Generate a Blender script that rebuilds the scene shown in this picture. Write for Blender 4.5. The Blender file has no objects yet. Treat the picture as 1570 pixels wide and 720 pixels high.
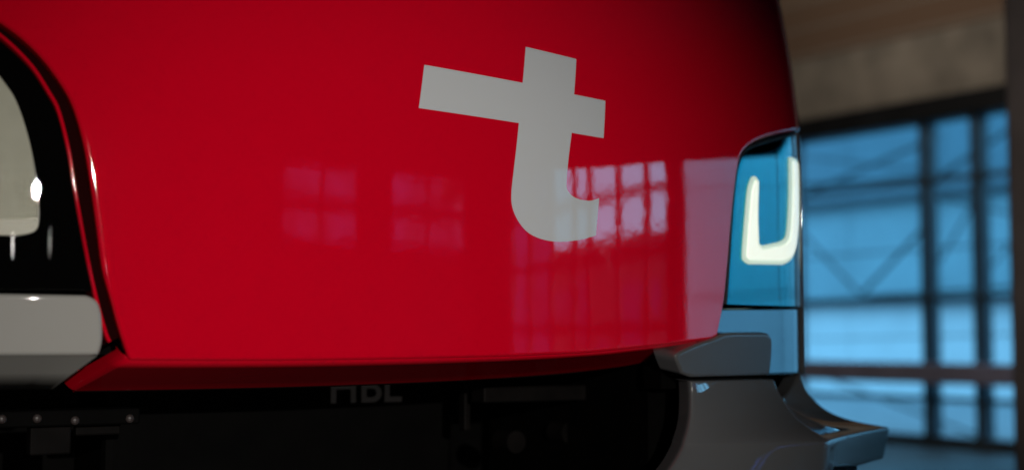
import bpy, bmesh, math, random
import numpy as np
from mathutils import Vector, Matrix
random.seed(4)
R = math.radians
SC = bpy.context.scene
COL = SC.collection
H = 0.95                      # height of the lens above the hall floor; nose heights below are relative to it

# ------------------------------------------------------------------ camera, world, lamps, exposure
cam = bpy.data.cameras.new('camera'); camo = bpy.data.objects.new('camera', cam); COL.objects.link(camo)
CAM = Vector((-1.535, -2.53, H))
YAW, PIT = R(33), math.atan(159 / 2237)
FW = Vector((math.sin(YAW) * math.cos(PIT), math.cos(YAW) * math.cos(PIT), math.sin(PIT)))
camo.location = CAM
camo.rotation_euler = FW.to_track_quat('-Z', 'Y').to_euler()
cam.sensor_width = 36; cam.lens = 36 * 2237 / 1570
cam.clip_start = .05; cam.clip_end = 400
cam.dof.use_dof = True; cam.dof.focus_distance = 3.02; cam.dof.aperture_fstop = 1.35
cam.dof.aperture_blades = 0
SC.camera = camo

w = bpy.data.worlds.new('World'); SC.world = w; w.use_nodes = True
bg = w.node_tree.nodes['Background']
bg.inputs[0].default_value = (.22, .60, .94, 1); bg.inputs[1].default_value = 2.9

def lamp(name, kind, loc, target, power, col, size, **k):
    l = bpy.data.lights.new(name, kind); o = bpy.data.objects.new(name, l); COL.objects.link(o)
    o.location = loc
    o.rotation_euler = (Vector(target) - Vector(loc)).to_track_quat('-Z', 'Y').to_euler()
    l.energy = power; l.color = col
    if kind == 'AREA': l.shape = 'DISK'; l.size = size
    else: l.shadow_soft_size = size
    for a, b in k.items(): setattr(l, a, b)
    return o
lamp('work_light', 'SPOT', (-1.82, -6.2, 1.83), (-.19, 0, .87), 1000, (1, .94, .87), .028, spot_size=R(25.2), spot_blend=1.0)
lamp('work_light', 'SPOT', (-2.45, -5.9, 1.05), (-.35, 0, .85), 75, (1, .93, .84), .022, spot_size=R(22), spot_blend=1.0)
for p_, e_ in (((-2.06, -6.2, 1.5), .22), ((-1.66, -6.2, 1.52), .06)):
    tl = lamp('glint_lamp', 'AREA', p_, (-.8, 0, 1.1), e_, (1, .95, .9), .02)  # small lamps added and shaped tall for streak glints in the left lens
    tl.data.shape = 'ELLIPSE'; tl.data.size = .025; tl.data.size_y = .15
lamp('hall_fill_lamp', 'AREA', (5.0, 5.0, 4.7), (8.6, 9.0, 3.2), 75, (1, .86, .70), .5)  # unseen lamp added to warm the wall above the windows
lamp('hall_fill_lamp', 'SPOT', (1.5, -3.5, 4.7), (5.2, 2.4, 1.6), 480, (1, .88, .8), .2, spot_size=R(26), spot_blend=1.0)  # unseen spot added to brighten the column

SC.view_settings.view_transform = 'Standard'; SC.view_settings.look = 'None'
SC.view_settings.exposure = 0; SC.view_settings.gamma = 1; SC.view_settings.use_curve_mapping = False
SC.render.engine = 'CYCLES'
SC.cycles.max_bounces = 8; SC.cycles.sample_clamp_indirect = 4
SC.cycles.caustics_reflective = False; SC.cycles.caustics_refractive = False

# ------------------------------------------------------------------ materials
MATS = {}
def mat(name, col, rough=.5, metal=0, coat=0, coat_rough=.03, ior=1.5, vary=0, scale=8, bump=0, bscale=60, emit=None, es=0, spec=.5, tint=None):
    m = bpy.data.materials.new(name); m.use_nodes = True; MATS[name] = m
    nt = m.node_tree; b = nt.nodes['Principled BSDF']
    b.inputs['Base Color'].default_value = (*col, 1); b.inputs['Roughness'].default_value = rough
    b.inputs['Metallic'].default_value = metal; b.inputs['IOR'].default_value = ior
    b.inputs['Coat Weight'].default_value = coat; b.inputs['Coat Roughness'].default_value = coat_rough
    b.inputs['Specular IOR Level'].default_value = spec
    if emit: b.inputs['Emission Color'].default_value = (*emit, 1); b.inputs['Emission Strength'].default_value = es
    tc = nt.nodes.new('ShaderNodeTexCoord')
    if vary:
        n = nt.nodes.new('ShaderNodeTexNoise'); n.inputs['Scale'].default_value = scale; n.inputs['Detail'].default_value = 6
        nt.links.new(tc.outputs['Object'], n.inputs['Vector'])
        r = nt.nodes.new('ShaderNodeValToRGB')
        r.color_ramp.elements[0].position = .3; r.color_ramp.elements[1].position = .7
        r.color_ramp.elements[0].color = (*[c * (1 - vary) for c in col], 1)
        r.color_ramp.elements[1].color = (*[min(1, c * (1 + vary)) for c in col], 1)
        nt.links.new(n.outputs['Fac'], r.inputs['Fac']); nt.links.new(r.outputs['Color'], b.inputs['Base Color'])
    if bump:
        n = nt.nodes.new('ShaderNodeTexNoise'); n.inputs['Scale'].default_value = bscale; n.inputs['Detail'].default_value = 2
        nt.links.new(tc.outputs['Object'], n.inputs['Vector'])
        bp = nt.nodes.new('ShaderNodeBump'); bp.inputs['Strength'].default_value = 1; bp.inputs['Distance'].default_value = bump
        nt.links.new(n.outputs['Fac'], bp.inputs['Height']); nt.links.new(bp.outputs['Normal'], b.inputs['Normal'])
        nt.links.new(bp.outputs['Normal'], b.inputs['Coat Normal'])
    return m
def glass(name, tint, ior=1.5, rough=0.0, gl=(1, 1, 1)):
    m = bpy.data.materials.new(name); m.use_nodes = True; MATS[name] = m
    nt = m.node_tree; nt.nodes.remove(nt.nodes['Principled BSDF'])
    out = nt.nodes['Material Output']
    t = nt.nodes.new('ShaderNodeBsdfTransparent'); t.inputs[0].default_value = (*tint, 1)
    g = nt.nodes.new('ShaderNodeBsdfGlossy'); g.inputs['Roughness'].default_value = rough; g.inputs[0].default_value = (*gl, 1)
    f = nt.nodes.new('ShaderNodeFresnel'); f.inputs['IOR'].default_value = ior
    mx = nt.nodes.new('ShaderNodeMixShader')
    ge = nt.nodes.new('ShaderNodeNewGeometry'); mr = nt.nodes.new('ShaderNodeMapRange')     # the far face of a pane reflects like the near one
    mr.inputs['To Min'].default_value = ior; mr.inputs['To Max'].default_value = 1 / ior
    nt.links.new(ge.outputs['Backfacing'], mr.inputs['Value']); nt.links.new(mr.outputs[0], f.inputs['IOR'])
    nt.links.new(f.outputs[0], mx.inputs[0]); nt.links.new(t.outputs[0], mx.inputs[1]); nt.links.new(g.outputs[0], mx.inputs[2])
    nt.links.new(mx.outputs[0], out.inputs['Surface'])
    return m
RED = mat('red_paint', (.66, .0004, .016), rough=.5, spec=0, coat=1, coat_rough=.027, ior=1.5, bump=.00011, bscale=26)
MATS['red_paint'].node_tree.nodes['Principled BSDF'].inputs['Coat IOR'].default_value = 2.1
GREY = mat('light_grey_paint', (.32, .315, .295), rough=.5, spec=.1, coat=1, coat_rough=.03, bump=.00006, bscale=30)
DECAL = mat('logo_film', (.53, .55, .565), rough=.5, spec=.1, coat=.7, coat_rough=.03, bump=.00004, bscale=38)
GREYM = mat('mirror_grey_paint', (.33, .38, .40), rough=.14, metal=1, vary=.05, scale=6)  # fender's grey paint, made metallic to carry the window reflection
MAROON = mat('groove_shade_maroon', (.012, .0003, .0006), rough=.7, spec=.02)  # recess shade put into the red of the left lamp groove
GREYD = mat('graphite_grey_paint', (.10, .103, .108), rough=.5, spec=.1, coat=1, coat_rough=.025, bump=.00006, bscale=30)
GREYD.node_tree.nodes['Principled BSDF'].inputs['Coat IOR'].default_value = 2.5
BLACK = mat('black_plastic', (.006, .006, .0065), rough=.45, vary=.3, scale=30)
GLOSSBLACK = mat('gloss_black', (.003, .003, .0035), rough=.3, spec=.4)
PITCH = mat('black_lamp_housing', (.002, .002, .002), rough=.8, spec=0)
CHROME = mat('window_teal_chrome', (.02, .40, .46), rough=.0, metal=1)  # teal of the mirrored windows put into the right housing colour
RUBBER = mat('rubber_seal', (.008, .008, .008), rough=.6)
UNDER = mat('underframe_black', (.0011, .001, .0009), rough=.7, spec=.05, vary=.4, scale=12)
STEELD = mat('dark_steel', (.0045, .0038, .0036), rough=.6, spec=.05, vary=.4, scale=14)
BOLT = mat('zinc_bolt', (.035, .026, .025), rough=.5, metal=0, vary=.2, scale=200)
GUIDE_OFF = mat('light_guide_unlit', (.50, .50, .40), rough=.6, spec=.2, vary=.06, scale=20)
GUIDE_LIP = mat('light_guide_lip', (.72, .71, .60), rough=.6, spec=.2)
GUIDE_ON = mat('light_guide_lit', (.6, .6, .55), rough=.4, emit=(.80, 1.0, .78), es=.60)
GUIDE_CORE = mat('light_guide_core', (.8, .8, .74), rough=.4, emit=(.95, 1.0, .82), es=.93, vary=.1, scale=25)
LETTER = mat('letter_film', (.22, .21, .21), rough=.5)
LENS = glass('lamp_cover_glass', (.93, .93, .93), 1.5)
PANE = glass('window_glass', (.86, .93, .95), 1.45)
CONC = mat('concrete', (.21, .19, .165), rough=.9, vary=.35, scale=2.2)
COLM = mat('column_concrete', (.26, .23, .22), rough=.85, vary=.2, scale=3)
STEEL = mat('mullion_steel', (.035, .05, .065), rough=.5, vary=.2, scale=6)
BEAM = mat('beam_steel', (.008, .009, .011), rough=.7, spec=.2, vary=.3, scale=3)
RAIL = mat('rail_grey', (.24, .24, .34), rough=.6, vary=.1, scale=4)
FLOORM = mat('hall_floor', (.05, .048, .046), rough=.55, vary=.25, scale=1.5)
DARKW = mat('dark_wall', (.05, .047, .045), rough=.9, vary=.2, scale=1)
FAC = mat('pale_cladding', (.78, .80, .82), rough=.6, vary=.05, scale=2)
FACM = mat('mid_cladding', (.26, .40, .45), rough=.6, vary=.12, scale=.9)
FACB = mat('blue_cladding', (.11, .20, .25), rough=.6, vary=.1, scale=1.2)
SHED = mat('shed_cladding', (.02, .022, .026), rough=.7, vary=.15, scale=1)
FACY = mat('yard_reflection_blue', (.05, .04, .15), rough=.8, vary=.8, scale=.7)  # blue chosen to turn the end window reflections magenta
SHEDP = mat('shed_mottle_panel', (.012, .02, .11), rough=.7, vary=.2, scale=1)
PAVE = mat('pavement', (.24, .26, .28), rough=.9, vary=.15, scale=1.5)

def brick_mat():
    m = mat('brick_masonry', (.16, .10, .07), rough=.95)
    nt = m.node_tree; b = nt.nodes['Principled BSDF']
    tc = nt.nodes.new('ShaderNodeTexCoord'); mp = nt.nodes.new('ShaderNodeMapping'); mp.inputs['Rotation'].default_value = (R(90), 0, R(90))
    br = nt.nodes.new('ShaderNodeTexBrick'); br.inputs['Scale'].default_value = 2.0
    br.inputs['Color1'].default_value = (.15, .095, .065, 1); br.inputs['Color2'].default_value = (.20, .14, .10, 1); br.inputs['Mortar'].default_value = (.20, .18, .16, 1)
    nt.links.new(tc.outputs['Object'], mp.inputs[0]); nt.links.new(mp.outputs[0], br.inputs['Vector'])
    nt.links.new(br.outputs['Color'], b.inputs['Base Color'])
    return m
BRICK = brick_mat()

# ------------------------------------------------------------------ helpers
def tag(o, label, cat, group=None):
    o['label'] = label; o['category'] = cat
    if group: o['group'] = group
    return o
def struct(o): o['kind'] = 'structure'; return o
def empty(name, loc=(0, 0, 0)):
    o = bpy.data.objects.new(name, None); COL.objects.link(o); o.location = loc; return o
def mesh_obj(name, verts, faces, m, parent=None, smooth=False, normals=None):
    me = bpy.data.meshes.new(name); me.from_pydata([tuple(v) for v in verts], [], faces); me.update()
    if smooth or normals is not None:
        me.polygons.foreach_set('use_smooth', [True] * len(me.polygons))
    if normals is not None: me.normals_split_custom_set_from_vertices([tuple(n) for n in normals])
    me.materials.append(m)
    o = bpy.data.objects.new(name, me); COL.objects.link(o)
    if parent is not None: o.parent = parent; o.matrix_parent_inverse = Matrix.Translation(-parent.location)
    return o
def box(name, lo, hi, m, parent=None, bevel=0, rot=None, seg=2):
    bm = bmesh.new(); bmesh.ops.create_cube(bm, size=1)
    lo, hi = Vector(lo), Vector(hi); c = (lo + hi) / 2; d = hi - lo
    bmesh.ops.scale(bm, vec=d, verts=bm.verts)
    if bevel: bmesh.ops.bevel(bm, geom=bm.edges[:], offset=bevel, segments=seg, affect='EDGES', profile=.5)
    if rot: bmesh.ops.rotate(bm, cent=(0, 0, 0), matrix=rot, verts=bm.verts)
    bmesh.ops.translate(bm, vec=c, verts=bm.verts)
    me = bpy.data.meshes.new(name); bm.to_mesh(me); bm.free(); me.materials.append(m)
    o = bpy.data.objects.new(name, me); COL.objects.link(o)
    if parent is not None: o.parent = parent; o.matrix_parent_inverse = Matrix.Translation(-parent.location)
    return o
def bar(name, a, b, r, m, parent=None, n=10):
    a, b = Vector(a), Vector(b); d = (b - a); q = d.to_track_quat('Z', 'Y')
    vs, fs = [], []
    for k, p in enumerate((a, b)):
        for i in range(n):
            t = 2 * math.pi * i / n
            vs.append(p + q @ Vector((r * math.cos(t), r * math.sin(t), 0)))
    for i in range(n): fs.append((i, (i + 1) % n, n + (i + 1) % n, n + i))
    fs += [tuple(range(n))[::-1], tuple(range(n, 2 * n))]
    return mesh_obj(name, vs, fs, m, parent)

# ------------------------------------------------------------------ the nose surface: arc length s along the plan curve, height z
X1, K, RC = .996, .125, .30
T0 = math.atan(2 * K * X1)
pl = [(x, K * x * x) for x in np.linspace(0, X1, 200)]
pl += [(X1 + RC * (math.sin(t) - math.sin(T0)), K * X1 * X1 + RC * (math.cos(T0) - math.cos(t))) for t in np.linspace(T0, R(90), 80)[1:]]
pl += [(pl[-1][0], pl[-1][1] + d) for d in (.5, 1.0, 1.6, 2.2)]
PX = np.array([p[0] for p in pl]); PY = np.array([p[1] for p in pl])
PS = np.concatenate([[0], np.cumsum(np.hypot(np.diff(PX), np.diff(PY)))])
S_ARC = PS[279 - 1]; S_END = PS[-1]
def s_of(x): return math.copysign(float(np.interp(abs(x), PX[:279], PS[:279])), x)
def plan_xy(s):
    a = abs(s)
    return math.copysign(float(np.interp(a, PS, PX)), s), float(np.interp(a, PS, PY))
def rake(z): return .25 * max(0., z - .35) ** 2
def P(s, z):
    x, y = plan_xy(s); return Vector((x, y + rake(z), z + H))
def Nrm(s, z):
    e = 4e-3
    ds = P(s + e, z) - P(s - e, z); dz = P(s, z + e) - P(s, z - e)
    return ds.cross(dz).normalized()

def resample(poly, step):
    out = []
    for i, a in enumerate(poly):
        b = poly[(i + 1) % len(poly)]
        n = max(1, int(math.ceil(math.hypot(b[0] - a[0], b[1] - a[1]) / step)))
        for k in range(n): out.append((a[0] + (b[0] - a[0]) * k / n, a[1] + (b[1] - a[1]) * k / n))
    return out
def smooth_line(pts, n=6):
    """Catmull-Rom through open points"""
    out = []
    for i in range(len(pts) - 1):
        p0 = pts[max(0, i - 1)]; p1 = pts[i]; p2 = pts[i + 1]; p3 = pts[min(len(pts) - 1, i + 2)]
        for k in range(n):
            t = k / n
            out.append(tuple(.5 * (2 * p1[j] + (p2[j] - p0[j]) * t + (2 * p0[j] - 5 * p1[j] + 4 * p2[j] - p3[j]) * t * t + (3 * p1[j] - p0[j] - 3 * p2[j] + p3[j]) * t ** 3) for j in range(len(p1))))
    out.append(tuple(pts[-1]))
    return out
def shell(name, poly, m, parent, off=0., roll=.006, skirt=.02, grid=.025, ks=4, tilt=0.):
    """a panel lying on the nose surface: outline poly in (s, z), rolled edge, side skirt"""
    bm = bmesh.new()
    poly = resample(poly, grid)
    area = sum(a[0] * b[1] - b[0] * a[1] for a, b in zip(poly, poly[1:] + poly[:1]))
    if area < 0: poly = poly[::-1]
    vs = [bm.verts.new((p[0], p[1], 0)) for p in poly]
    es = [bm.edges.new((vs[i], vs[(i + 1) % len(vs)])) for i in range(len(vs))]
    bmesh.ops.triangle_fill(bm, edges=es, use_beauty=True, normal=(0, 0, 1))
    S = [p[0] for p in poly]; Z = [p[1] for p in poly]
    for ax, lo, hi in ((0, min(S), max(S)), (1, min(Z), max(Z))):
        k = math.floor(lo / grid) + 1
        while k * grid < hi - 1e-6:
            co = [0, 0, 0]; no = [0, 0, 0]; co[ax] = k * grid + 1.3e-5; no[ax] = 1
            bmesh.ops.bisect_plane(bm, geom=bm.verts[:] + bm.edges[:] + bm.faces[:], dist=1e-6, plane_co=co, plane_no=no)
            k += 1
    bmesh.ops.recalc_face_normals(bm, faces=bm.faces)
    if bm.faces and sum(f.normal.z * f.calc_area() for f in bm.faces) < 0: bmesh.ops.reverse_faces(bm, faces=bm.faces)
    bm.verts.index_update()
    pos, nor, faces = [], [], []
    c2 = [(v.co.x, v.co.y) for v in bm.verts]
    for s, z in c2:
        n = Nrm(s, z); pos.append(P(s, z) + n * (off - (max(Z) - z) * tilt)); nor.append((n - Vector((0, 0, tilt))).normalized())
    faces = [[v.index for v in f.verts] for f in bm.faces]
    bed = [e for e in bm.edges if len(e.link_faces) == 1]
    outn = {}; dirs = []
    for e in bed:
        f = e.link_faces[0]; l = [l for l in f.loops if l.edge == e][0]
        a, b = l.vert.index, l.link_loop_next.vert.index
        d = Vector((c2[b][0] - c2[a][0], c2[b][1] - c2[a][1])); d.normalize()
        o2 = Vector((d.y, -d.x)); dirs.append((a, b))
        for i in (a, b): outn[i] = outn.get(i, Vector((0, 0))) + o2
    rings = {}
    levels = [(k + 1) / ks * math.pi / 2 for k in range(ks)]
    for i, o2 in outn.items():
        o2 = o2.normalized() if o2.length > 1e-6 else Vector((0, -1))
        s, z = c2[i]; r = [i]
        n0 = nor[i]
        e = 1e-3
        T = (P(s + o2.x * e, z + o2.y * e) - P(s - o2.x * e, z - o2.y * e)).normalized()
        base = pos[i]
        for ph in levels:
            r.append(len(pos)); pos.append(base + T * roll * math.sin(ph) - n0 * roll * (1 - math.cos(ph)))
            nor.append((n0 * math.cos(ph) + T * math.sin(ph)).normalized())
        r.append(len(pos)); pos.append(base + T * roll - n0 * (roll + skirt)); nor.append(T)
        rings[i] = r
    for a, b in dirs:
        ra, rb = rings[a], rings[b]
        for k in range(len(ra) - 1): faces.append([ra[k], ra[k + 1], rb[k + 1], rb[k]])
    bm.free()
    return mesh_obj(name, pos, faces, m, parent, normals=nor)
def inset(poly, d):
    area = sum(a[0] * b[1] - b[0] * a[1] for a, b in zip(poly, poly[1:] + poly[:1]))
    sgn = 1 if area > 0 else -1
    out = []
    n = len(poly)
    for i in range(n):
        a, p, b = poly[i - 1], poly[i], poly[(i + 1) % n]
        n1 = Vector((-(p[1] - a[1]), p[0] - a[0])); n2 = Vector((-(b[1] - p[1]), b[0] - p[0]))
        if n1.length < 1e-7 or n2.length < 1e-7: continue
        n1.normalize(); n2.normalize(); m = n1 + n2
        if m.length < 1e-3: continue
        m = m / max(.5, m.length_squared / 2) 
        out.append((p[0] + m.x * d * sgn, p[1] + m.y * d * sgn))
    return out
def ribbon(name, line, wdt, m, parent, off=0., depth=.01, closed=False):
    """a raised strip along a line in (s, z)"""
    pos, faces = [], []
    n = len(line)
    for i in range(n):
        a = line[i - 1] if i else line[0]; b = line[i + 1] if i < n - 1 else line[-1]
        d = Vector((b[0] - a[0], b[1] - a[1])).normalized(); o = Vector((-d.y, d.x))
        s, z = line[i]; nn = Nrm(s, z)
        for u, h in ((-.5, -depth), (-.5, 0), (-.28, .0022), (.28, .0022), (.5, 0), (.5, -depth)):
            q = (s + o.x * wdt * u, z + o.y * wdt * u)
            pos.append(P(*q) + nn * (off + h))
    for i in range(n - 1):
        for k in range(5): faces.append([i * 6 + k, i * 6 + k + 1, (i + 1) * 6 + k + 1, (i + 1) * 6 + k])
    o = mesh_obj(name, pos, faces, m, parent, smooth=True)
    return o
def grid_patch(name, rows, m, parent, smooth=True, sub=0):
    nv = len(rows[0]); v = [p for r in rows for p in r]; f = []
    for i in range(len(rows) - 1):
        for j in range(nv - 1): f.append([i * nv + j, i * nv + j + 1, (i + 1) * nv + j + 1, (i + 1) * nv + j])
    o = mesh_obj(name, v, f, m, parent, smooth=smooth)
    if sub:
        md = o.modifiers.new('sub', 'SUBSURF'); md.levels = sub; md.render_levels = sub
    return o
def xz(pts): return [(s_of(x), z) for x, z in pts]
def at(px, py, y=None, depth=None):
    """point on the viewing ray of the measured photograph position, at the tram's own depth plane"""
    q = camo.rotation_euler.to_quaternion()
    d = q @ Vector(((px - 785) / 2237, (360 - py) / 2237, -1))
    t = (y - CAM.y) / d.y if y is not None else depth
    return CAM + d * t

# ------------------------------------------------------------------ the hall and what lies outside
WX = CAM.x + 10.2
floor = struct(mesh_obj('floor', [(-9, -16, 0), (WX, -16, 0), (WX, 16, 0), (-9, 16, 0)], [(0, 1, 2, 3)], FLOORM))
pave = struct(mesh_obj('pavement', [(-30, -60, -.06), (70, -60, -.06), (70, 60, -.06), (-30, 60, -.06)], [(0, 1, 2, 3)], PAVE))
struct(box('ceiling', (-9.2, -16.2, 4.9), (WX + .3, 16.2, 5.1), DARKW))
struct(box('wall_left', (-9.2, -16, 0), (-9, 16, 4.9), DARKW))
struct(box('wall_back', (-9, 16, 0), (WX, 16.2, 4.9), DARKW))

ww = tag(empty('window_wall', (WX, 0, 0)), 'steel framed window wall behind the tram, concrete and brick above a dark beam', 'wall')
box('concrete_band', (WX, -16, 3.09), (WX + .3, 16, 3.70), CONC, ww)
box('brick_band', (WX - .02, -16, 3.70), (WX + .3, 16, 4.9), BRICK, ww)
box('lintel_beam', (WX - .10, -16, 2.89), (WX + .2, 16, 3.09), BEAM, ww, bevel=.01)
box('sill', (WX - .06, -16, 0), (WX + .25, 16, .10), STEEL, ww)
box('pier', (WX - .1, -13, .1), (WX + .25, -11.9, 3.0), DARKW, ww)
box('pier', (WX - .12, -5.62, .1), (WX + .25, -5.27, 3.0), STEEL, ww)
def glazing(ys, zs, mw=.075, tw=.055, heavy=()):
    for i, y in enumerate(ys):
        k = mw * (1.5 if y in heavy else 1)
        box('mullion', (WX - .02, y - k / 2, .1), (WX + .12, y + k / 2, 2.89), STEEL, ww)
    for y0, y1 in zip(ys[:-1], ys[1:]):
        for z in zs[1:-1]: box('transom', (WX, y0 + mw / 2, z - tw / 2), (WX + .09, y1 - mw / 2, z + tw / 2), STEEL, ww)
        for z0, z1 in zip(zs[:-1], zs[1:]):
            box('pane', (WX + .04, y0 + mw / 2 - .01, z0 + tw / 2 - .01), (WX + .046, y1 - mw / 2 + .01, z1 - tw / 2 + .01), PANE, ww)
glazing([-11.8, -10.9, -9.9, -8.95, -8.35, -7.3, -6.35, -5.66], [.1, 1.05, 1.75, 2.36, 2.89], mw=.11, tw=.10)
glazing([-5.24, -2.3, .6, 3.3], [.1, 2.89], mw=.09, tw=.05)
glazing([3.4, 5.24, 5.81, 6.38, 8.05, 9.8], [.1, .42, 1.31, 2.36, 2.89], mw=.06, tw=.04, heavy=(5.81, 6.38))
box('rail', (WX - .14, 4.0, .56), (WX - .04, 9.7, .74), RAIL, ww, bevel=.01)
for y0, y1 in ((9.85, 16),): box('pier', (WX - .05, y0, .1), (WX + .25, y1, 3.0), DARKW, ww)

ew = tag(empty('end_wall', (0, -13, 0)), 'far end wall of the hall with two small high windows, mirrored in the red paint', 'wall')
EY = -13
box('wall_face', (-9, EY - .3, 0), (WX, EY, 2.06), DARKW, ew)
box('wall_face', (-9, EY - .3, 2.88), (WX, EY, 4.9), DARKW, ew)
WIN = ((2.5, 3.55, 4.5), (5.45, 6.6, 7.85))
for x0, x1 in ((-9, 2.5), (4.5, 5.45), (7.85, WX)): box('wall_face', (x0, EY - .3, 2.06), (x1, EY, 2.88), DARKW, ew)
for g in WIN:
    for x0, x1 in zip(g[:-1], g[1:]):
        for z0, z1 in ((2.08, 2.38), (2.54, 2.86)):
            box('pane', (x0 + .04, EY - .14, z0), (x1 - .04, EY - .134, z1), PANE, ew)
        box('transom', (x0 + .05, EY - .18, 2.38), (x1 - .05, EY - .1, 2.54), STEEL, ew)
    for x in g: box('mullion', (x - .05, EY - .2, 2.06), (x + .05, EY - .08, 2.88), STEEL, ew)
yb = tag(empty('added_yard_block', (6, -22, 0)), 'added blue building outside that dims the small high windows', 'building')  # added to dim these windows where the red paint mirrors them
box('wall_face', (-6, -24, -.06), (19, -22, 5.4), FACY, yb)
box('roof', (-6.2, -24.2, 5.4), (19.2, -21.8, 5.6), STEEL, yb)

fx = 18.5
nb = tag(empty('neighbouring_building', (fx, 6, 0)), 'pale blue clad building seen outside through the window wall', 'building')
for i in range(16):
    y0 = -11.8 + i * 2.2
    box('cladding_panel', (fx, y0 + .01, -.06), (fx + .2, y0 + 2.19, 1.60), FAC, nb)
    box('cladding_panel', (fx + .02, y0 + .01, 1.64), (fx + .2, y0 + 2.19, 3.45), FAC if y0 < 5 else FACM, nb)
    box('cladding_panel', (fx + .04, y0 + .01, 3.49), (fx + .2, y0 + 2.19, 5.5), FAC if y0 < 5 else FACB, nb)
box('wall_core', (fx + .2, -11.8, -.06), (fx + 4, 23.4, 5.5), SHED, nb)
for z in (1.62, 3.47): box('ledge', (fx - .22, 7.2, z - .05), (fx + .02, 23.4, z + .05), STEEL, nb)
sh = tag(empty('outdoor_shed', (21, -20, 0)), 'low dark shed outside, mirrored low in the red paint', 'building')
box('wall_face', (21, -40, -.06), (24, -11.5, 2.9), SHED, sh)
for i in range(12):
    y0 = -36 + i * 2; z0 = (0, .5, 1.4, .9)[i % 4]; z1 = z0 + (.9, 1.4, .7, 1.6)[(i * 7) % 4]
    box('cladding_panel', (20.95, y0, z0), (21, y0 + 1.1 + .5 * (i % 3 == 0), min(2.8, z1)), SHEDP, sh)  # blue panels added to mottle the low reflections in the red paint
box('roof', (20.8, -40, 2.9), (24.2, -11.3, 3.1), STEEL, sh)

# scaffold bars just outside the glass, read as blurred diagonals
sx = WX + 1.6
sc = tag(empty('scaffold', (sx, 8, 0)), 'thin crossed steel bracing bars standing outside behind the window panes', 'scaffold')
def spt(px, py):
    d = camo.rotation_euler.to_quaternion() @ Vector(((px - 785) / 2237, (360 - py) / 2237, -1)); return CAM + d * ((sx - CAM.x) / d.x)
for a, b, r in (((1180, 322), (1440, 208), .018), ((1320, 452), (1420, 345), .02), ((1320, 452), (1225, 352), .016), ((1330, 455), (1580, 438), .02), ((1180, 288), (1580, 262), .022), ((1440, 270), (1560, 190), .02), ((1180, 545), (1560, 690), .014), ((1230, 240), (1420, 262), .012), ((1430, 300), (1560, 330), .014), ((1230, 395), (1560, 372), .010), ((1440, 400), (1500, 300), .014), ((1500, 430), (1570, 350), .012), ((1230, 520), (1560, 512), .008)):
    bar('brace', spt(*a), spt(*b), r, STEEL, sc)
for y in (6.2, 10.6): bar('upright', (sx + .05, y, -.06), (sx + .05, y, 4.6), .024, STEEL, sc)

c0 = camo.rotation_euler.to_quaternion() @ Vector(((1550 - 785) / 2237, 0, -1)); c0 = CAM + c0 * (7.6)
col = box('hall_column', (c0.x, c0.y - .9, 0), (c0.x + .5, c0.y + .02, 4.9), COLM, None, bevel=.02)
tag(col, 'brown grey concrete column cut by the right edge of the picture', 'column')
cur = box('floor_kerb', (4.2, 1.2, 0), (7.6, 4.6, .085), STEEL, None, bevel=.012)
tag(cur, 'low dark floor kerb at the foot of the column', 'kerb')

# ------------------------------------------------------------------ the tram
tram = empty('tram', (0, .6, 0))
tag(tram, 'red and light grey tram front with a pale letter t on its nose', 'tram')

side_top = 1.25
panR = [(.714, .006), (.722, .03), (.741, .09), (.757, .182), (.773, .291), (.788, .37), (.802, .418), (.817, .447), (.843, .468), (.88, .486), (.927, .502), (1.0, .520)]
panL = [(-.68, -.034), (-.698, .022), (-.711, .069), (-.727, .127), (-.739, .209), (-.754, .303), (-.766, .361), (-.784, .419), (-.806, .46), (-.839, .505), (-.872, .538), (-.904, .562), (-.94, .585), (-1.0, .60)]
crease = [(-.672, -.031), (-.437, -.033), (-.2, -.032), (-.025, -.03), (.12, -.028), (.219, -.025), (.32, -.0215), (.402, -.016), (.49, -.010), (.564, -.004), (.64, .0015), (.674, .004), (.714, .006)]
rr = .008
panL = [(x + .008, z + .003) for x, z in panL]
poly = smooth_line(xz(crease), 3) + smooth_line(xz(panR), 4)[1:] + [(s_of(1.1), .54), (S_ARC, .565), (S_END, .60), (S_END, side_top), (-S_END, side_top), (-S_END, .66), (-S_ARC, .645), (-s_of(1.1), .625)] + smooth_line(xz(panL), 4)[::-1][:-1]
body = shell('nose_panel', poly, RED, tram, roll=rr, skirt=.028, grid=.025, ks=5)

# lower lip: the red underside that runs back from the crease
lip_t = smooth_line(crease, 4)
low = [tuple(at(x, y, y=d) - Vector((0, 0, H))) for x, y, d in ((106, 598, .30), (300, 595, .285), (500, 590, .27), (700, 582, .26), (850, 572, .245), (950, 561, .225), (1000, 551, .20), (1040, 541, .17), (1078, 529, .14))]
lx = [p[0] for p in low]
rows = []
def lip_low(t):
    n = (len(low) - 1) * t; i = min(int(n), len(low) - 2); f = n - i
    return Vector([low[i][k] * (1 - f) + low[i + 1][k] * f for k in range(3)])
SM = smooth_line(low, 12)
for i, (x, z) in enumerate(lip_t):
    t = (x + .68) / (.714 + .68)
    q = SM[min(len(SM) - 1, int(round(t * (len(SM) - 1))))]
    lo_ = Vector((q[0], q[1], q[2] + H))
    top = P(s_of(x), z - rr) + Vector((0, rr * .8, 0))
    v = lo_ - top
    dn = Vector((0, -v.z, v.y)).normalized()
    rows.append([top + Vector((0, .004, .006)), top, top + v * .25, top + v * .5, top + v * .8, lo_ + v * .0, lo_ + Vector((0, .012, -.004)), lo_ + Vector((0, .03, .004)), lo_ + Vector((0, .16, .05))])
grid_patch('lower_lip', rows, RED, tram)
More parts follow.
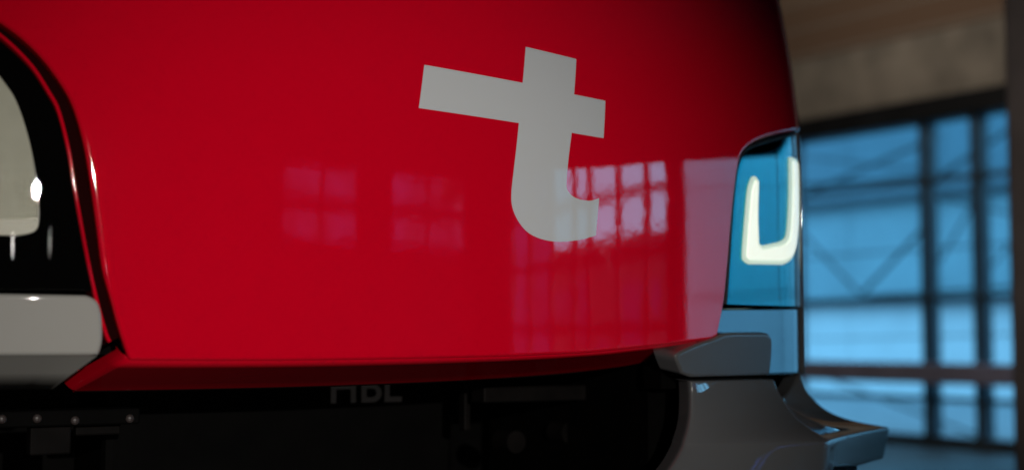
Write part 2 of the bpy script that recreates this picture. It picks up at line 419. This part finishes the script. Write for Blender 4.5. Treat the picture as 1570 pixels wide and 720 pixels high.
# rounded left end of the lip towards the bumper
e0 = rows[0]
rows2 = []
for k in range(5):
    a = k / 4 * math.pi / 2
    rows2.append([p + Vector((-.014 * math.sin(a), .04 * (1 - math.cos(a)), .02 * (1 - math.cos(a)))) for j, p in enumerate(e0[:6])])
grid_patch('lip_end', rows2, RED, tram)

# pale letter t on the nose
T = [(806, 72), (883, 91), (880, 145), (928, 155), (925, 212), (876, 204)]
T_xz = [(.156, .617), (.292, .606), (.279, .526), (.368, .521), (.358, .437), (.268, .441)]
T_xz += smooth_line([(.268, .441), (.260, .400), (.254, .358), (.2515, .325), (.2575, .3125), (.270, .3035), (.291, .298), (.318, .2975), (.343, .304)], 4)[1:]
T_xz += [(.333, .223)]
T_xz += smooth_line([(.333, .223), (.29, .212), (.237, .2055), (.193, .2075), (.154, .219), (.129, .239), (.112, .266), (.107, .296), (.113, .348), (.120, .395), (.128, .45)], 4)[1:]
T_xz += [(-.112, .461), (-.096, .551), (.142, .537)]
shell('letter_t', xz(T_xz), DECAL, tram, off=.0006, roll=.0002, skirt=.0003, grid=.02, ks=1)

# head lamps -------------------------------------------------------
def head_lamp(sg, rim, lens, u_poly, guide, lab):
    hl = shell('headlight', [(sg * s, z) for s, z in lens], CHROME if sg > 0 else PITCH, tram, off=-.016, roll=.002, skirt=.05, grid=.03, ks=1)
    hl['label'] = lab
    cov = shell('lens_cover', [(sg * s, z) for s, z in lens], LENS, hl, off=-.003, roll=.003, skirt=.008, grid=.02, ks=3)
    ribbon('lens_rim', [(sg * s, z) for s, z in rim], .0065, RED if sg < 0 else RUBBER, hl, off=-.009, depth=.03)
    mid = [(sg * (s - .012), z + .004) for s, z in rim]
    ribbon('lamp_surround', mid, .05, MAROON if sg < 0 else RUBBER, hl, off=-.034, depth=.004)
    shell('light_guide', [(sg * s, z) for s, z in u_poly], guide, hl, off=-.009, roll=.004, skirt=.006, grid=.02, ks=4)
    if sg > 0:
        core = inset([(sg * s, z) for s, z in u_poly], .0085)
        shell('guide_core', core, GUIDE_CORE, hl, off=-.0045, roll=.0015, skirt=.004, grid=.02, ks=2)
    return hl
SO = s_of(1.110)
rimL = smooth_line([(s_of(.705), -.005), (s_of(.712), .011), (s_of(.727), .063), (s_of(.745), .139), (s_of(.770), .267), (s_of(.782), .337), (s_of(.80), .407), (s_of(.817), .441), (s_of(.85), .492), (s_of(.904), .544), (s_of(.96), .572), (SO, .60)], 5)
rimL = [(s + .005, z) for s, z in rimL]
lensL = smooth_line([(s_of(.742), .089), (s_of(.762), .19), (s_of(.779), .267), (s_of(.792), .337), (s_of(.81), .402), (s_of(.828), .436), (s_of(.86), .484), (s_of(.914), .534), (s_of(.97), .560), (SO, .588)], 5) + [(SO + .0, .089)]
uL = smooth_line([(s_of(1.06), .52), (s_of(.985), .515), (s_of(.93), .488), (s_of(.897), .45), (s_of(.876), .413), (s_of(.855), .345), (s_of(.842), .275), (s_of(.837), .218), (s_of(.843), .198), (s_of(.87), .187)], 5) + [(s_of(1.06), .187), (s_of(1.11), .21), (s_of(1.11), .5), (s_of(1.09), .5), (s_of(1.06), .26), (s_of(.935), .225), (s_of(.925), .36), (s_of(.965), .44), (s_of(1.05), .5)]
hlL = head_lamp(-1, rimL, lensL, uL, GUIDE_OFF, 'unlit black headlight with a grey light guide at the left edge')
shell('guide_lip', [(-s, z) for s, z in smooth_line([(s_of(.838), .212), (s_of(.838), .2), (s_of(.846), .190), (s_of(.87), .184)], 4) + [(s_of(1.05), .184), (s_of(1.05), .205), (s_of(.86), .209)]], GUIDE_LIP, hlL, off=-.005, roll=.003, skirt=.006, grid=.02)
rimR = smooth_line([(s_of(.764), .084), (s_of(.765), .09), (s_of(.777), .182), (s_of(.790), .291), (s_of(.803), .37), (s_of(.816), .412), (s_of(.834), .440), (s_of(.862), .462), (s_of(.93), .484), (s_of(1.0), .502), (s_of(1.06), .517), (SO, .535)], 5)
lensR = smooth_line([(s_of(.768), .082), (s_of(.782), .19), (s_of(.795), .291), (s_of(.808), .37), (s_of(.821), .408), (s_of(.838), .434), (s_of(.866), .455), (s_of(.93), .476), (s_of(1.0), .494), (s_of(1.06), .509), (SO, .527)], 5) + [(SO, .082)]
uR = smooth_line([(s_of(.890), .390), (s_of(.880), .388), (s_of(.865), .362), (s_of(.855), .31), (s_of(.840), .205), (s_of(.846), .189), (s_of(.862), .183)], 5) + smooth_line([(s_of(1.0), .187), (s_of(1.045), .203), (s_of(1.075), .24), (s_of(1.095), .32), (s_of(1.105), .455)], 5) + [(s_of(1.056), .455)] + smooth_line([(s_of(1.050), .37), (s_of(1.038), .285), (s_of(1.024), .25), (s_of(.99), .235)], 5) + [(s_of(.912), .222)] + smooth_line([(s_of(.896), .230), (s_of(.894), .30), (s_of(.899), .382)], 4)
head_lamp(1, rimR, lensR, uR, GUIDE_ON, 'black headlight with a lit white light guide beside the windows')

# grey corner strip outside each lamp and body side behind it
for sg in (1, -1):
    zt = .53 if sg > 0 else .60
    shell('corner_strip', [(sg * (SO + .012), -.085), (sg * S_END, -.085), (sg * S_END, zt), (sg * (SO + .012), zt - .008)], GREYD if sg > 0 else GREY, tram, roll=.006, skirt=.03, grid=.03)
    shell('lamp_seal', [(sg * (SO - .004), .06), (sg * (SO + .014), .06), (sg * (SO + .014), zt), (sg * (SO - .004), zt - .01)], RUBBER, tram, off=-.014, roll=.001, skirt=.02, grid=.03, ks=1)

# upper bumper ------------------------------------------------------
# right corner: block below the red tip, narrower piece running up to the lamp
shell('bumper_corner', [(s_of(.722), .0), (s_of(.755), .066), (SO + .008, .072), (SO + .008, -.082), (s_of(.80), -.082)], GREYM, tram, off=-.012, roll=.006, skirt=.05, grid=.03)
blk = smooth_line([(s_of(.575), -.040), (s_of(.64), -.020), (s_of(.70), -.006), (s_of(.735), .004), (s_of(.80), .006), (s_of(.885), .006), (s_of(.905), .001), (s_of(.913), -.012), (s_of(.917), -.045)], 4) + [(s_of(.918), -.080), (s_of(.63), -.080), (s_of(.60), -.072)]
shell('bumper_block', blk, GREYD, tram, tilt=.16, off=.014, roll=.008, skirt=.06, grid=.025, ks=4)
# left corner: face and receding underside
bl = smooth_line([(-s_of(.735), -.022), (-s_of(.731), .0), (-s_of(.733), .04), (-s_of(.740), .062), (-s_of(.755), .070)], 4) + [(-SO - .008, .073), (-SO - .008, -.022)]
shell('bumper_face', bl, GREY, tram, off=.0, roll=.008, skirt=.06, grid=.025, ks=4)
rows = []
for k in range(25):
    s = -(s_of(.735) - .004) - k / 24 * (SO + .01 - s_of(.735))
    n = Nrm(s, -.022); a = P(s, -.030) ; fr = min(1, k / 5)
    b = a + Vector((-.045 * (1 - fr) * 1.0, .13, -.062))
    c = b + Vector((0, .10, .03))
    rows.append([a - n * .004, a * .5 + b * .5, b - Vector((0, .006, 0)), b + Vector((0, .003, .004)), c])
grid_patch('bumper_underside', rows, GREY, tram)

# lower fender on the right, sweeping out into a foot
Bp = [(1187, 581, .105), (1193, 598, .092), (1204, 617, .068), (1219, 637, .034), (1241, 656, -.012), (1258, 668, -.042), (1268, 675, -.056)]
Cp = [(1229, 566, .21), (1236, 592, .20), (1250, 612, .19), (1272, 630, .175), (1305, 643, .15), (1340, 650, .12), (1364, 654, .095)]
Ap = [(1060, 584, .045), (1061, 600, .043), (1061, 620, .040), (1060, 640, .036), (1056, 660, .032), (1052, 672, .03), (1050, 680, .028)]
rows = []
def V(p): return at(p[0], p[1], y=p[2])
def frow(A, B, C_):
    r = [A + Vector((0.012, .06, 0)), A + Vector((-.0, .006, 0))]
    for f in (.03, .25, .5, .75, .93): r.append(A.lerp(B, f) + Vector((0, -.008 * math.sin(math.pi * f), 0)))
    r.append(B)
    dd = C_ - B
    for f in (.06, .25, .5, .75, .94):
        p = B.lerp(C_, f) + Vector((-.02, .08, 0)) * (math.sin(math.pi * f) * .2)
        zb = H - .226 if C_.z > H - .2256 else C_.z
        p.z -= max(0, p.z - zb) * .45 * math.sin(math.pi * f) ** .8
        r.append(p)
    r.append(C_)
    r += [C_ + Vector((.004, .02, 0)), C_ + Vector((-.0, .30, .0)), C_ + Vector((-.0, 1.0, .0))]
    return r
Bs, Cs, As = smooth_line(Bp, 2), smooth_line(Cp, 2), smooth_line(Ap, 2)
rows = [[p + Vector((0, .05, .004)) for p in frow(V(As[0]), V(Bs[0]), V(Cs[0]))]]
for a, b, c in zip(As, Bs, Cs): rows.append(frow(V(a), V(b), V(c)))
lastA, lastB, lastC = V(As[-1]), V(Bs[-1]), V(Cs[-1])
for k, dz in enumerate((.004, .05, .088, .096)):
    A2 = V([(1049, 684, .028), (1032, 717, .02), (1004, 745, .015), (999, 750, .015)][k])
    B2 = lastB + Vector((.002 - dz * .10, -.004 + dz * .10, -dz)); C2 = lastC + Vector((.004 - dz * .12, -.002 + dz * .14, -dz * .85))
    rows.append(frow(A2, B2, C2))
rows.append([p + Vector((0, .06, -.004)) for p in rows[-1]])
fen = grid_patch('lower_fender', rows, GREYD, tram, sub=2)
bmm = bmesh.new(); bmm.from_mesh(fen.data)
cl = bmm.edges.layers.float.new('crease_edge')
nv = len(rows[0]); nb_ = len(Bs)
bmm.verts.ensure_lookup_table()
for e in bmm.edges:
    a, b = sorted(v.index for v in e.verts)
    ra, ca = divmod(a, nv); rb, cb = divmod(b, nv)
    if ca == cb == 7: e[cl] = .25
    if ra == rb == 1 or (ra == rb == 0): e[cl] = .85
    if ca == cb == 1: e[cl] = .5
    if ra == rb == nb_ and ca >= 7: e[cl] = .45
bmm.to_mesh(fen.data); bmm.free()

# black cavity between: seam shadows, coupler compartment -----------------
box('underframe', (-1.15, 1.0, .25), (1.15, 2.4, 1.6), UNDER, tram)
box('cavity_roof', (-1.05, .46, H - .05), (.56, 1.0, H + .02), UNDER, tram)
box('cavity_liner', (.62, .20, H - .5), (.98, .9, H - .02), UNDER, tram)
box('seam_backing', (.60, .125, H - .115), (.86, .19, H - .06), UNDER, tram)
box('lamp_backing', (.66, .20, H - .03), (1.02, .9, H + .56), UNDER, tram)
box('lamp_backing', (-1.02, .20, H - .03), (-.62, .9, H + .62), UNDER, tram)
cc = box('coupler_cover', (-.50, .755, H - .75), (.42, .99, H + .0), UNDER, tram, bevel=.02)
# letters on the cover
fc = bpy.data.curves.new('marking', 'FONT'); fc.body = 'HBL'; fc.size = .114; fc.extrude = .0008; fc.offset = .0016; fc.space_character = 1.02
fo = bpy.data.objects.new('tmp', fc); COL.objects.link(fo)
dg = bpy.context.evaluated_depsgraph_get(); me = bpy.data.meshes.new_from_object(fo.evaluated_get(dg))
bpy.data.objects.remove(fo)
me.transform(Matrix.Translation((.056, .752, H - .157)) @ Matrix.Rotation(R(90), 4, 'X'))
me.materials.clear(); me.materials.append(LETTER)
lo_ = bpy.data.objects.new('marking', me); COL.objects.link(lo_); lo_.parent = cc
# bolts, plates and brackets in the dark
def bolt(px, py, y, r=.009, parent=None):
    c = at(px, py, y=y)
    bm = bmesh.new(); bmesh.ops.create_uvsphere(bm, u_segments=12, v_segments=8, radius=r)
    bmesh.ops.scale(bm, vec=(1, .7, 1), verts=bm.verts)
    bmesh.ops.translate(bm, vec=c, verts=bm.verts)
    m_ = bpy.data.meshes.new('bolt'); bm.to_mesh(m_); bm.free(); m_.materials.append(BOLT)
    o = bpy.data.objects.new('bolt', m_); COL.objects.link(o); o.parent = parent; o.matrix_parent_inverse = Matrix.Translation(-parent.location)
    return o
bp_ = [at(x, y, y=.42) for x, y in ((-30, 632), (225, 632), (225, 652), (-30, 652))]
box('bolt_rail', (at(-60, 640, y=.42).x, .42, at(0, 656, y=.42).z), (at(215, 640, y=.42).x, .5, at(0, 630, y=.42).z), UNDER, tram, bevel=.004)
for x, y in ((3, 642), (57, 641), (115, 644), (199, 641)): bolt(x, y, .416, parent=tram)
box('bracket_plate', (at(62, 0, y=.44).x, .44, at(0, 700, y=.44).z), (at(124, 0, y=.44).x, .47, at(0, 655, y=.44).z), STEELD, tram, bevel=.004)
box('bracket_plate', (at(130, 0, y=.46).x, .46, at(0, 672, y=.46).z), (at(198, 0, y=.46).x, .48, at(0, 632, y=.46).z), STEELD, tram, bevel=.004)
def under_box(name, x0, x1, y0, y1, y, d, m, bev=.004):
    a = at(x0, y1, y=y); b = at(x1, y0, y=y)
    return box(name, (a.x, y, min(a.z, b.z)), (b.x, y + d, max(a.z, b.z)), m, tram, bevel=bev)
under_box('cross_beam', 742, 972, 588, 617, .45, .06, STEELD)
under_box('hanger', 921, 929, 622, 652, .40, .02, BOLT, .002)
under_box('hanger', 962, 970, 622, 700, .44, .02, STEELD, .002)
under_box('step_plate', 968, 1036, 652, 668, .32, .05, STEELD)
under_box('step_plate', 972, 1030, 678, 686, .33, .05, STEELD)
under_box('side_plate', 712, 722, 588, 660, .55, .03, STEELD)
for px, py in ((785, 676), (868, 662)):
    c = at(px, py, y=.55)
    bar('coupling_cap', (c.x, .53, c.z), (c.x, .60, c.z), .028, STEELD, tram, n=18)
# black guard strip under the foot of the fender
g0 = at(1228, 719, y=-.02); g1 = at(1316, 712, y=-.02)
box('foot_guard', (g0.x - .12, -.02, g1.z - .06), (g1.x, .25, g1.z), GLOSSBLACK, tram, bevel=.006)
